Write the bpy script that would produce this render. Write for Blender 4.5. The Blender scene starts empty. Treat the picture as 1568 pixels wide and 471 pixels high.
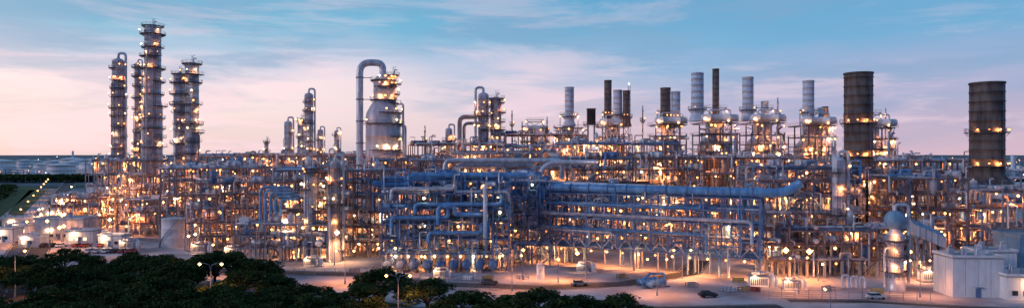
import bpy, math, random
from mathutils import Vector, Matrix
R=random.Random(7)
scene=bpy.context.scene
# ------------------------------------------------------------ materials
MATS={}
def nodes(name):
    m=bpy.data.materials.new(name); m.use_nodes=True
    nt=m.node_tree; b=nt.nodes['Principled BSDF']
    return m,nt,b
def mat(name,c1,c2=None,rough=.6,metal=0.,scale=.6,stretch=.25,bump=0.,spec=.3,detail=3):
    m,nt,b=nodes(name)
    if c2 is None: c2=tuple(x*.55 for x in c1)
    tc=nt.nodes.new('ShaderNodeTexCoord'); mp=nt.nodes.new('ShaderNodeMapping')
    mp.inputs['Scale'].default_value=(1,1,stretch)
    n=nt.nodes.new('ShaderNodeTexNoise'); n.inputs['Scale'].default_value=scale; n.inputs['Detail'].default_value=detail
    n.inputs['Roughness'].default_value=.65
    r=nt.nodes.new('ShaderNodeValToRGB')
    r.color_ramp.elements[0].position=.35; r.color_ramp.elements[1].position=.62
    r.color_ramp.elements[0].color=(*c2,1); r.color_ramp.elements[1].color=(*c1,1)
    nt.links.new(tc.outputs['Object'],mp.inputs[0]); nt.links.new(mp.outputs[0],n.inputs[0])
    nt.links.new(n.outputs[0],r.inputs[0]); nt.links.new(r.outputs[0],b.inputs['Base Color'])
    b.inputs['Roughness'].default_value=rough; b.inputs['Metallic'].default_value=metal
    b.inputs['Specular IOR Level'].default_value=spec
    if bump:
        bp=nt.nodes.new('ShaderNodeBump'); bp.inputs['Strength'].default_value=bump
        nt.links.new(n.outputs[0],bp.inputs['Height']); nt.links.new(bp.outputs[0],b.inputs['Normal'])
    MATS[name]=m; return m
def emis(name,col,st):
    m,nt,b=nodes(name); b.inputs['Base Color'].default_value=(.8,.8,.8,1)
    b.inputs['Emission Color'].default_value=(*col,1); b.inputs['Emission Strength'].default_value=st
    m.cycles.emission_sampling='NONE'
    MATS[name]=m
mat('steel',(.26,.31,.42),(.12,.15,.23),.5,.2)
mat('steelblue',(.16,.27,.48),(.08,.14,.28),.5,.2)
mat('steelrust',(.26,.19,.19),(.12,.09,.11),.65)
mat('clad',(.66,.68,.74),(.40,.42,.50),.36,.3)
mat('cladwarm',(.58,.50,.50),(.35,.29,.31),.42,.2)
mat('pipeblue',(.17,.38,.66),(.09,.22,.43),.42,.2)
mat('pipebrown',(.34,.20,.16),(.18,.10,.09),.6,.1)
mat('shell',(.62,.62,.70),(.40,.40,.48),.5,.1,scale=.35,stretch=.15)
mat('stacklight',(.60,.69,.82),(.40,.48,.60),.5,.1,scale=.5,stretch=.12)
mat('stackrust',(.17,.14,.13),(.07,.06,.065),.8,0,scale=.5,stretch=.2)
mat('dark',(.04,.04,.045),(.02,.02,.02),.7)
mat('grate',(.14,.14,.16),(.07,.07,.09),.8)
mat('white',(.82,.82,.84),(.66,.66,.70),.5,0,scale=.5)
mat('concrete',(.44,.40,.40),(.28,.26,.27),.85,0,scale=.4,stretch=1)
mat('roofblue',(.22,.38,.54),(.14,.25,.37),.5)
mat('yellow',(.5,.36,.10),(.35,.25,.08),.5)
mat('glass',(.03,.04,.06),(.02,.03,.04),.12,0,spec=.6)
mat('bark',(.10,.07,.05),(.05,.035,.025),.9,bump=.3)
mat('rubber',(.02,.02,.02),(.015,.015,.015),.8)
mat('paintred',(.35,.04,.03),(.25,.03,.02),.35)
mat('paintgrey',(.3,.31,.33),(.25,.26,.28),.35)
mat('asphalt',(.075,.075,.085),(.045,.045,.055),.85,0,scale=.15,stretch=1,bump=.05)
mat('linepaint',(.65,.65,.62),(.4,.4,.38),.7,0,scale=1.5,stretch=1)
mat('kerb',(.5,.48,.46),(.34,.32,.31),.85,0,scale=1,stretch=1)
emis('bulb',(1,.42,.10),10)
emis('bulbo',(1,.33,.06),4)
emis('bulbwhite',(1,.66,.30),20)
emis('bulbcool',(.7,.85,1),5)
emis('litwindow',(1,.62,.28),2.5)
MN=list(MATS.keys()); MI={k:i for i,k in enumerate(MN)}
# ------------------------------------------------------------ mesh builder
LD={}
def lightdata(p,rad,col,th):
    k=(round(p),rad>.4,col,th==0)
    if k not in LD:
        l=bpy.data.lights.new('lamp_light','SPOT'); l.energy=p; l.shadow_soft_size=.6 if rad>.4 else .35; l.color=col
        l.spot_size=math.radians(150 if th==0 else 170); l.spot_blend=1 if th==0 else .4; LD[k]=l
    return LD[k]
SOD=(1,.33,.09); WARM=(1,.50,.22)
class MB:
    def __init__(s): s.v=[];s.f=[];s.m=[];s.s=[];s.L=[]
    def q(s,idx,mt,sm=False): s.f.append(idx); s.m.append(MI[mt]); s.s.append(sm)
    def box(s,x0,x1,y0,y1,z0,z1,mt):
        b=len(s.v)
        s.v+=[(x0,y0,z0),(x1,y0,z0),(x1,y1,z0),(x0,y1,z0),(x0,y0,z1),(x1,y0,z1),(x1,y1,z1),(x0,y1,z1)]
        for i in ((0,3,2,1),(4,5,6,7),(0,1,5,4),(1,2,6,5),(2,3,7,6),(3,0,4,7)): s.q(tuple(b+j for j in i),mt)
    def beam(s,a,c,w,mt,h=None):
        h=h or w; a=Vector(a);c=Vector(c);d=c-a
        if d.length<1e-4:return
        d.normalize()
        up=Vector((0,0,1)) if abs(d.z)<.9 else Vector((0,1,0))
        sx=d.cross(up).normalized()*w*.5; sz=sx.cross(d).normalized()*h*.5
        b=len(s.v)
        for p in (a,c):
            for k in (sx+sz,-sx+sz,-sx-sz,sx-sz): s.v.append(tuple(p+k))
        for i in range(4):
            j=(i+1)%4; s.q((b+i,b+j,b+4+j,b+4+i),mt)
        s.q((b+3,b+2,b+1,b),mt); s.q((b+4,b+5,b+6,b+7),mt)
    def tube(s,pts,r,mt,n=8,bend=0):
        P=[Vector(p) for p in pts]
        if bend and len(P)>2:
            Q=[P[0]]
            for i in range(1,len(P)-1):
                a=P[i-1]-P[i]; c=P[i+1]-P[i]
                k=min(bend,a.length*.48,c.length*.48)
                A=P[i]+a.normalized()*k; C=P[i]+c.normalized()*k
                for t in (0,.17,.34,.5,.66,.83,1):
                    Q.append(A*(1-t)**2+P[i]*2*t*(1-t)+C*t*t)
            Q.append(P[-1]); P=Q
        b=len(s.v); N=len(P); ref=None
        for i,p in enumerate(P):
            d=(P[min(i+1,N-1)]-P[max(i-1,0)]).normalized()
            if ref is None:
                ref=Vector((0,0,1)) if abs(d.z)<.9 else Vector((0,1,0))
            sx=d.cross(ref)
            if sx.length<1e-3: sx=d.cross(Vector((1,.1,0)))
            sx.normalize(); sy=sx.cross(d).normalized(); ref=sy
            for k in range(n):
                a=2*math.pi*k/n; s.v.append(tuple(p+sx*(r*math.cos(a))+sy*(r*math.sin(a))))
        for i in range(N-1):
            for k in range(n):
                j=(k+1)%n; s.q((b+i*n+k,b+i*n+j,b+(i+1)*n+j,b+(i+1)*n+k),mt,True)
        s.q(tuple(b+k for k in range(n)),mt); s.q(tuple(b+(N-1)*n+k for k in range(n-1,-1,-1)),mt)
    def rev(s,c,prof,mt,n=20,axis='z'):
        b=len(s.v); cx,cy,cz=c
        for r,z in prof:
            for k in range(n):
                a=2*math.pi*k/n; u=r*math.cos(a); w=r*math.sin(a)
                if axis=='z': s.v.append((cx+u,cy+w,cz+z))
                elif axis=='x': s.v.append((cx+z,cy+u,cz+w))
                else: s.v.append((cx+w,cy+z,cz+u))
        for i in range(len(prof)-1):
            sharp=abs(prof[i+1][1]-prof[i][1])<.3
            for k in range(n):
                j=(k+1)%n; s.q((b+i*n+k,b+i*n+j,b+(i+1)*n+j,b+(i+1)*n+k),mt,not sharp)
    def drum(s,c,r,L,mt,axis='x',n=16):
        p=[(0.01,-L/2-r*.5),(r*.6,-L/2-r*.4),(r*.9,-L/2-r*.2),(r,-L/2),(r,-L*.3),(r*1.04,-L*.3),(r*1.04,-L*.28),(r,-L*.28),(r,L*.28),(r*1.04,L*.28),(r*1.04,L*.3),(r,L*.3),(r,L/2),(r*.9,L/2+r*.2),(r*.6,L/2+r*.4),(0.01,L/2+r*.5)]
        s.rev(c,p,mt,n,axis)
    def bulb(s,p,r=.3,kind='bulb',light=0,lr=None,th=55):
        x,y,z=p; b=len(s.v)
        if kind=='bulb' and R.random()<.35 and not light: kind='bulbo'
        s.v+=[(x+r,y,z),(x+r*.5,y+r*.87,z),(x-r*.5,y+r*.87,z),(x-r,y,z),(x-r*.5,y-r*.87,z),(x+r*.5,y-r*.87,z),(x,y,z+r),(x,y,z-r)]
        for i in range(6):
            j=(i+1)%6; s.q((b+i,b+j,b+6),kind); s.q((b+j,b+i,b+7),kind)
        if light:
            q=(x,y+r+.1,z-.15) if th else (x,y,z-r-.12)
            s.L.append((q,light,lr or .3,WARM if kind=='bulbwhite' else SOD,th))
    def rail(s,a,c,mt='steel',h=1.1,sp=2.2):
        a=Vector(a);c=Vector(c);L=(c-a).length
        if L<.3:return
        n=max(1,int(L/sp)); up=Vector((0,0,h))
        s.beam(a+up,c+up,.09,mt); s.beam(a+up*.5,c+up*.5,.06,mt)
        for i in range(n+1):
            p=a.lerp(c,i/n); s.beam(p,p+up,.07,mt)
    def ringplat(s,cx,cy,z,r,w,a0=0,a1=360,mt='grate',seg=None):
        n=seg or max(4,int((a1-a0)/24)); ro=r+w
        pts=[]
        for i in range(n+1):
            a=math.radians(a0+(a1-a0)*i/n); pts.append((math.cos(a),math.sin(a)))
        for i in range(n):
            b=len(s.v)
            for (cxx,syy) in (pts[i],pts[i+1]):
                for rr,zz in ((r*.98,z),(ro,z),(ro,z-.3),(r*.98,z-.3)): s.v.append((cx+cxx*rr,cy+syy*rr,zz))
            s.q((b,b+1,b+5,b+4),mt); s.q((b+1,b+2,b+6,b+5),mt); s.q((b+2,b+3,b+7,b+6),mt)
            A=(cx+pts[i][0]*ro,cy+pts[i][1]*ro,z);C=(cx+pts[i+1][0]*ro,cy+pts[i+1][1]*ro,z)
            s.rail(A,C,'steelrust',1.2,1.6)
            s.beam((cx+pts[i][0]*ro*.97,cy+pts[i][1]*ro*.97,z-.3),(cx+pts[i][0]*r,cy+pts[i][1]*r,z-1.5),.12,'steelrust')
    def build(s,name,loc=(0,0,0),rot=0,lights=True):
        me=bpy.data.meshes.new(name); me.from_pydata(s.v,[],s.f)
        for k in MN: me.materials.append(MATS[k])
        me.polygons.foreach_set('material_index',s.m); me.polygons.foreach_set('use_smooth',s.s)
        me.update()
        o=bpy.data.objects.new(name,me); scene.collection.objects.link(o)
        o.location=loc; o.rotation_euler=(0,0,rot)
        if lights:
            for p,e,r,c,th in s.L:
                l=bpy.data.objects.new('lamp_light',lightdata(e,r,c,th)); scene.collection.objects.link(l)
                l.parent=o; l.location=p; l.rotation_euler=(math.radians(th),0,R.uniform(-.5,.5)-rot)
        return o
PW=7600
# ------------------------------------------------------------ steel structure generator
PIPES=['clad','clad','cladwarm','pipebrown','pipeblue','steel','clad']
def frame(mb,W,D,zs,bx=6,by=6,seed=1,steel='steel',ragged=2,pipes=5,lampp=.3,lightp=.25,equip=.35,floor=.45,rb=(.12,.45),pm=None,legskip=1,diag=.25,brsz=(.24,.5),lw=None):
    r=random.Random(seed); pm=pm or PIPES; lw=lw or PW
    nx=max(1,round(W/bx)); ny=max(1,round(D/by)); bx=W/nx; by=D/ny; nl=len(zs)
    H=[[nl-r.choice([0]*3+list(range(ragged+1))) if ragged else nl for j in range(ny)] for i in range(nx)]
    H=[[max(1,h) for h in row] for row in H]
    def hb(i,j): return H[i][j] if 0<=i<nx and 0<=j<ny else 0
    for i in range(nx+1):
        for j in range(ny+1):
            h=max(hb(i,j),hb(i-1,j),hb(i,j-1),hb(i-1,j-1))
            if h:
                z0=0
                if legskip>1 and i%legskip and i!=nx: z0=zs[0]
                mb.beam((i*bx,j*by,z0),(i*bx,j*by,zs[h-1]+(.2 if r.random()<.7 else 1.5)),.42,steel)
                if z0==0: mb.beam((i*bx,j*by,-.1),(i*bx,j*by,min(5,zs[0])),.62,'concrete')
    for l,z in enumerate(zs):
        for i in range(nx):
            for j in range(ny+1):
                if max(hb(i,j),hb(i,j-1))>l: mb.beam((i*bx,j*by,z),((i+1)*bx,j*by,z),.3,steel,.36)
        for i in range(nx+1):
            for j in range(ny):
                if max(hb(i,j),hb(i-1,j))>l: mb.beam((i*bx,j*by,z),(i*bx,(j+1)*by,z),.26,steel,.30)
        zp=zs[l-1] if l else 0
        for i in range(nx):
            for j in range(ny):
                if hb(i,j)<=l: continue
                X=i*bx;Y=j*by
                for k in (1,2): mb.beam((X+bx*k/3,Y,z+.02),(X+bx*k/3,Y+by,z+.02),.14,steel)
                if r.random()<floor:
                    mb.box(X+.05,X+bx-.05,Y+.05,Y+by-.05,z+.2,z+.26,'grate')
                    if j==0: mb.rail((X,Y-.1,z+.25),(X+bx,Y-.1,z+.25),'steel' if r.random()<.85 else 'yellow')
                    if i==nx-1 or i==0: mb.rail((X if i==0 else X+bx,Y,z+.25),(X if i==0 else X+bx,Y+by,z+.25))
                if r.random()<diag and not(l==0 and legskip>1):
                    yy=Y if r.random()<.6 else Y+by
                    t=r.random()
                    if t<.4: mb.beam((X,yy+.03,zp),(X+bx,yy+.03,z),.2,steel)
                    elif t<.8: mb.beam((X+bx,yy+.03,zp),(X,yy+.03,z),.2,steel)
                    else:
                        mb.beam((X,yy+.03,zp),(X+bx/2,yy+.03,z),.18,steel); mb.beam((X+bx,yy+.03,zp),(X+bx/2,yy+.03,z),.18,steel)
                gap=(zs[l+1]-z) if l+1<nl else 5
                t=r.random()
                if t<equip:
                    k=r.random(); m=r.choice(['clad','shell','cladwarm','steelblue','white'])
                    cx=X+bx/2+r.uniform(-.6,.6);cy=Y+by/2+r.uniform(-1,1)
                    if k<.35:
                        rr=min(gap*.3,r.uniform(.6,1.3)); mb.drum((cx,cy,z+rr+.5),rr,bx*.75,m,'x',12)
                        for sx in(-.3,.3): mb.box(cx+bx*sx-.15,cx+bx*sx+.15,cy-rr*.8,cy+rr*.8,z+.27,z+.7,'concrete')
                    elif k<.55:
                        rr=min(gap*.28,r.uniform(.5,1.1)); mb.drum((cx,cy,z+rr+.5),rr,by*.8,m,'y',12)
                    elif k<.85:
                        rr=r.uniform(.5,1.2);hh=gap*r.uniform(.6,.9) if l+1<nl else r.uniform(2.5,5.5)
                        mb.rev((cx,cy,z+.3),[(rr*.7,0),(rr*.7,.5),(rr,.8),(rr,hh-.5),(rr*.75,hh-.15),(.3,hh),(.3,hh+.5),(.02,hh+.5)],m,12)
                    else:
                        a=bx*.3; mb.box(cx-a,cx+a,cy-1.2,cy+1.2,z+.27,z+min(gap*.6,2.4),m)
                if r.random()<.6:
                    for k in range(r.randint(1,3)):
                        px=X+r.uniform(.5,bx-.5);py=Y+r.choice([r.uniform(-.5,.5),r.uniform(1,by-1)]);pr=r.uniform(*rb)*.7
                        zt=z+gap*r.uniform(.2,.9); dx=r.choice([-1,1])*r.uniform(1,3)
                        mb.tube([(px,py,zp+.3),(px,py,zt),(px+dx,py+r.uniform(-.3,.3),zt)],pr,r.choice(pm),7,pr*2.5)
                if r.random()<lampp:
                    p=(X+bx*r.uniform(.1,.9),Y-r.uniform(.3,1.4) if r.random()<.65 else Y+by*.5,z-r.uniform(.4,1.4))
                    mb.bulb(p,r.uniform(*brsz),'bulb' if r.random()<.85 else 'bulbwhite',lw if r.random()<lightp else 0)
                    mb.beam((p[0],p[1],p[2]+.1),(p[0],p[1],z),.08,steel); mb.beam((p[0],p[1],z),(p[0],Y+by*.5+.1,z),.08,steel)
        for k in range(pipes):
            y=r.uniform(-.3,D*.9); pr=r.uniform(*rb) if r.random()<.8 else rb[1]*r.uniform(1,1.4)
            a=0 if r.random()<.5 else r.uniform(0,W*.5); c=W if r.random()<.5 else r.uniform(a+W*.2,W)
            c=min(c,W)
            m=r.choice(pm); zz=z+.24+pr+.002*k
            pts=[(a,y,zz-(r.random()<.5)*r.uniform(1,4)),(a,y,zz),((a+c)/2,y,zz)]
            if r.random()<.35: pts+=[((a+c)/2,y,zz+1.8),((a+c)/2+3,y,zz+1.8),((a+c)/2+3,y,zz)]
            pts+=[(c,y,zz),(c,y,zz+r.choice([-3,-2,0.01,2]))]
            mb.tube(pts,pr,m,8,pr*2.2)
            if pr>.3:
                q=a+2
                while q<c-1:
                    mb.rev((q,y,zz),[(pr*1.0,-.12),(pr*1.25,-.12),(pr*1.25,.12),(pr,.12)],'steel',8,'x'); q+=r.uniform(5,9)
        for k in range(max(1,pipes//2)):
            x=r.uniform(.3,W-.3); pr=r.uniform(*rb)*.8; zz=z+.8+pr
            y0=-r.uniform(0,.8)
            mb.tube([(x,y0,zp+1 if r.random()<.5 else zz-1),(x,y0,zz),(x,D*r.uniform(.4,1),zz)],pr,r.choice(pm),7,pr*2.2)
def stairs(mb,x,y,z0,z1,w=4):
    z=z0;d=1
    while z<z1-.1:
        zn=min(z+3,z1)
        a=(x if d>0 else x+w); c=(x+w if d>0 else x)
        for yy in(y,y+.9): mb.beam((a,yy,z),(c,yy,zn),.12,'steel',.25); mb.beam((a,yy,z+1),(c,yy,zn+1),.06,'steel')
        for i in range(8):
            t=i/8; mb.beam((a+(c-a)*t,y,z+(zn-z)*t+.05),(a+(c-a)*t,y+.9,z+(zn-z)*t+.05),.2,'grate',.04)
        mb.box(min(c,c+d*1.2),max(c,c+d*1.2),y-.1,y+1.1,zn-.06,zn,'grate')
        z=zn;d=-d
# ------------------------------------------------------------ towers
def tower(x,y,r,h,name='distillation_column',step=7,seed=0,shell='shell',cap=1,plw=1.3,z0=0,rt=None):
    rr=random.Random(seed+100); mb=MB(); rt=rt or r
    prof=[(r*1.25,z0),(r*1.05,z0+6),(r,z0+6.2)]
    z=z0+8; zc=h*.6
    while z<h-2:
        q=r if z<zc else rt
        prof+=[(q,z),(q*1.035,z+.02),(q*1.035,z+.3),(q,z+.32)]; z+=rr.uniform(3.0,4.5)
    q=rt
    prof+=[(q,h-q*.6),(q*.92,h-q*.35),(q*.7,h-q*.15),(q*.35,h-.02),(.02,h)]
    mb.rev((0,0,0),prof,shell,24)
    z=z0+12; L=[]
    while z<h-2:
        q=r if z<zc else rt
        full=rr.random()<.3
        a0=rr.choice([-200,-120,-60,150]); a1=a0+(360 if full else rr.choice([120,180,230]))
        w=plw*rr.uniform(.8,1.35)
        mb.ringplat(0,0,z,q,w,a0,a1)
        for t in range(rr.choice([1,2,2,3,4])):
            a=math.radians(rr.uniform(-180,0)); p=((q+w)*math.cos(a),(q+w)*math.sin(a),z+rr.uniform(1.2,2))
            L.append(p); mb.beam((p[0],p[1],z),p,.1,'steelrust')
        a=math.radians(rr.uniform(-150,-30)); ca,sa=math.cos(a),math.sin(a)
        mb.tube([(ca*q*.9,sa*q*.9,z+1.2),(ca*(q+.7),sa*(q+.7),z+1.2)],.45,'cladwarm',8)
        z+=step*rr.uniform(.7,1.2)
    for i,p in enumerate(L):
        mb.bulb(p,rr.uniform(.26,.45),'bulb' if rr.random()<.8 else 'bulbwhite',800 if i%3==0 else 0)
    for a in (-115,-50):
        ca,sa=math.cos(math.radians(a)),math.sin(math.radians(a))
        for o in(-.4,.4): mb.beam(((r+.45)*ca-sa*o,(r+.45)*sa+ca*o,z0+3),((rt+.45)*ca-sa*o,(rt+.45)*sa+ca*o,h-1),.12,'steelrust')
        z=z0+4
        while z<h-1:
            q=r+(rt-r)*z/h+.45; mb.beam((q*ca-sa*.4,q*sa+ca*.4,z),(q*ca+sa*.4,q*sa-ca*.4,z),.1,'steelrust'); z+=1.2
    for t in range(rr.randint(3,5)):
        a=math.radians(rr.uniform(-175,-5)); pr=rr.uniform(.14,.32)*max(1,r/3); zt=rr.uniform(.45,.95)*h
        q=rt; ca,sa=math.cos(a),math.sin(a); d=r+pr+.3
        mb.tube([(d*ca,d*sa,z0),(d*ca,d*sa,zt),(q*.8*ca,q*.8*sa,zt)],pr,rr.choice(['clad','cladwarm','steel']),8,pr*2)
    if cap:
        pr=rt*.24; s=1 if cap>0 else -1; d=r+pr+.6
        mb.tube([(0,0,h-.3),(0,0,h+pr*4),(s*d,-.3,h+pr*4),(s*d,-.3,z0+4)],pr,'clad',10,pr*3.5)
    else:
        mb.ringplat(0,0,h-.6,rt,plw*.8); mb.beam((0,0,h-.5),(0,0,h+3.5),.15,'steel'); mb.beam((0,0,h+2),(1.4,0,h+3.5),.15,'steel')
        mb.tube([(0.6,0,h-.6),(.6,0,h+1.8),(2,0,h+1.8)],.3,'clad',8,.5)
    return mb.build(name,(x,y,0))
tower(-192.5,350,4.7,104,seed=1,step=6.5,cap=0,plw=1.9,rt=4.0)
tower(-223,370,3.0,89,seed=2,step=6,cap=1,plw=1.5)
tower(-213,372,1.6,87,seed=3,step=6,cap=1,plw=1.5)
tower(-168,330,2.6,76,seed=4,step=5.5,cap=0,plw=1.6)
tower(-147,300,2.9,77,seed=5,step=5,cap=0,plw=1.8)
tower(-140,450,2.9,77,seed=6,step=7,cap=1)
tower(-156,455,2.6,58,seed=7,step=10,cap=1,shell='stacklight')
tower(-149,462,2.6,60,seed=8,step=10,cap=0,shell='stacklight')
tower(-132,450,1.9,52,seed=9,step=9,cap=1)
tower(-118,440,1.7,51,seed=10,step=9,cap=1)
tower(-171,455,1.3,44,seed=11,step=9,cap=0)
tower(-14,320,2.6,65,seed=12,step=6,cap=-1,plw=1.8)
tower(-8,322,2.7,63,seed=13,step=5,cap=0,plw=2.2)
tower(-66,215,1.6,31,seed=14,step=6,cap=0,shell='stacklight')
tower(-57.6,213,1.7,33,seed=15,step=6,cap=1,shell='cladwarm')
tower(-55,302,1.5,72,seed=16,step=5,cap=0,plw=1.8)
tower(-29,300,1.6,47,seed=17,step=6,cap=1)
tower(100,200,1.8,34,seed=18,step=6,cap=1)
mb=MB()
mb.rev((0,0,0),[(7,0),(7,14),(8,18),(8,26),(8.15,26.1),(8.15,26.6),(8,26.7),(8,34),(8.15,34.1),(8.15,34.6),(8,34.7),(8,43),(8.15,43.1),(8.15,43.6),(8,43.7),(8,52),(7.6,54),(6,57),(4.6,59),(4.5,59.2),(4.5,64),(4.6,64.1),(4.6,64.5),(4.5,64.6),(4.5,68),(4.1,69.6),(3,70.6),(1.5,71.1),(.02,71.2)],'shell',40)
mb.tube([(-10.4,-2,10),(-10.4,-2,77),(-.2,0,77),(-.2,0,70.5)],1.55,'clad',16,5.2)
for z in (20,30,40,50,60,70):
    mb.rev((-10.4,-2,z),[(1.55,-.3),(1.8,-.3),(1.8,.3),(1.55,.3)],'steel',16)
    mb.beam((-9,-2,z),(-5,-1,z),.3,'steel')
for z,q,a0,a1 in ((24,8,-180,0),(31,8,-70,60),(37,8,-120,30),(43,8,-60,80),(49,8,-150,60),(54,7.6,-90,60),(60,4.5,-200,100),(66,4.5,-120,60),(69,4.3,-180,180)):
    mb.ringplat(0,0,z,q,1.7,a0,a1)
    for a in (-130,-95,-70,-40,-10):
        if a0<a<a1 and R.random()<.8:
            p=((q+1.6)*math.cos(math.radians(a)),(q+1.6)*math.sin(math.radians(a)),z+1.5)
            mb.bulb(p,.4,'bulb' if R.random()<.7 else 'bulbwhite',900 if R.random()<.5 else 0)
for dx,zz in ((9.5,58),(10.6,48),(8.8,36)):
    mb.tube([(dx,-2,5),(dx,-2,zz),(dx-5,-1,zz)],.5,'clad',8,1.2)
mb.tube([(2,-7.6,22),(2,-9.5,22),(2,-9.5,8)],.9,'clad',10,1.6)
mb.build('fractionator_vessel',(-59.5,302,0))
mb=MB()
mb.tube([(0,0,25),(0,0,53),(8,0,53),(8,0,56)],1.1,'cladwarm',12,3)
mb.tube([(2,2,25),(2,2,50),(12,2,50)],.8,'cladwarm',12,2.5)
mb.tube([(22,2,25),(22,2,46),(16,2,46)],.8,'clad',12,2.5)
mb.tube([(-14,-20,22),(-14,-20,30),(-5,-20,30),(-5,-20,33),(8,-20,33)],1.0,'cladwarm',12,2.4)
mb.build('overhead_pipe_loop',(-25.5,318,0))
# ------------------------------------------------------------ stacks
def stack(x,y,r,z0,z1,kind='stacklight',name='furnace_stack',lit=False):
    mb=MB(); prof=[(r*1.5,z0-3),(r,z0)]
    z=z0+2
    while z<z1-1.5:
        prof+=[(r,z),(r*1.045,z+.02),(r*1.045,z+.24),(r,z+.26)]; z+=2.6 if r<4 else 3.2
    prof+=[(r,z1-.6),(r*1.05,z1-.55),(r*1.05,z1),(r*.93,z1),(r*.9,z1-6)]
    mb.rev((0,0,0),prof,kind,28)
    for zz in ([z0+(z1-z0)*.12] if r<4 else [z0+(z1-z0)*.1,z0+(z1-z0)*.46]):
        mb.ringplat(0,0,zz,r*1.04,1.2)
        for a in (-150,-120,-90,-60,-30):
            if r<4 and R.random()<.6: continue
            p=((r+1.15)*math.cos(math.radians(a)),(r+1.15)*math.sin(math.radians(a)),zz+.8)
            mb.bulb(p,.28,'bulb',1500 if (lit and a in(-150,-90,-30)) else 0)
    for o in(-.25,.25): mb.beam((r*.4+o,-r-.25,z0),(r*.4+o,-r-.25,z1-1),.08,'steel')
    mb.build(name,(x,y,0))
for a in [(29,330,2.3,52,68.7,'stacklight'),(47,320,1.8,52,71,'stackrust'),(50.5,312,2.1,52,65.5,'stacklight'),(54.3,310,1.7,51,65,'stackrust'),
          (70.5,300,2.3,50,65.3,'stackrust'),(75,299,2.0,50,63.5,'stacklight'),(79.5,280,2.6,52,69.7,'stacklight'),(93.6,300,1.5,50,74,'stackrust'),
          (101.5,281,2.3,52,68,'stacklight'),(128,282,2.3,51,66.6,'stacklight'),(113,292,1.6,50,58.5,'stacklight'),(139,290,1.3,46,56,'stackrust'),(134,283,1.2,46,55,'stacklight')]:
    stack(*a)
stack(122,230,4.6,31,63.5,'stackrust',lit=True)
stack(160,220,5.0,28,59,'stackrust',lit=True)
mb=MB(); mb.box(-2,2,-2,2,50,57.5,'dark'); mb.box(-2.2,2.2,-2.2,2.2,57.5,57.9,'steelrust'); mb.ringplat(0,0,50,2.9,1.2); 
for a in(-1.6,1.6): mb.beam((a,-1.6,40),(a,-1.6,50),.4,'steel'); mb.beam((a,1.6,40),(a,1.6,50),.4,'steel')
mb.build('flue_gas_duct',(40,330,0))
mb=MB()
for z in range(20,68,3):
    for a in ((-.6,-.6),(.6,-.6),(0,.6)): mb.beam((a[0],a[1],z),(a[0],a[1],z+3),.14,'steelrust')
    mb.beam((-.6,-.6,z),(.6,-.6,z+3),.1,'steelrust')
mb.bulb((0,0,69),.35,'bulbwhite'); mb.build('lattice_mast',(57,318,0))
for i,(x,y,h) in enumerate([(0,330,57),(5,322,51),(-40,300,48),(18,335,54),(62,310,58),(118,290,60),(146,285,58),(163,285,55),(-70,330,46),(-100,340,42)]):
    mb=MB(); mb.rev((0,0,0),[(.35,25),(.3,h-3),(.45,h-3),(.45,h-2),(.3,h-2),(.28,h)],'clad',8); mb.ringplat(0,0,h-7,.35,.9); mb.bulb((.8,-.9,h-6),.3,'bulb'); mb.build('vent_pipe',(x,y,0))
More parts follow.
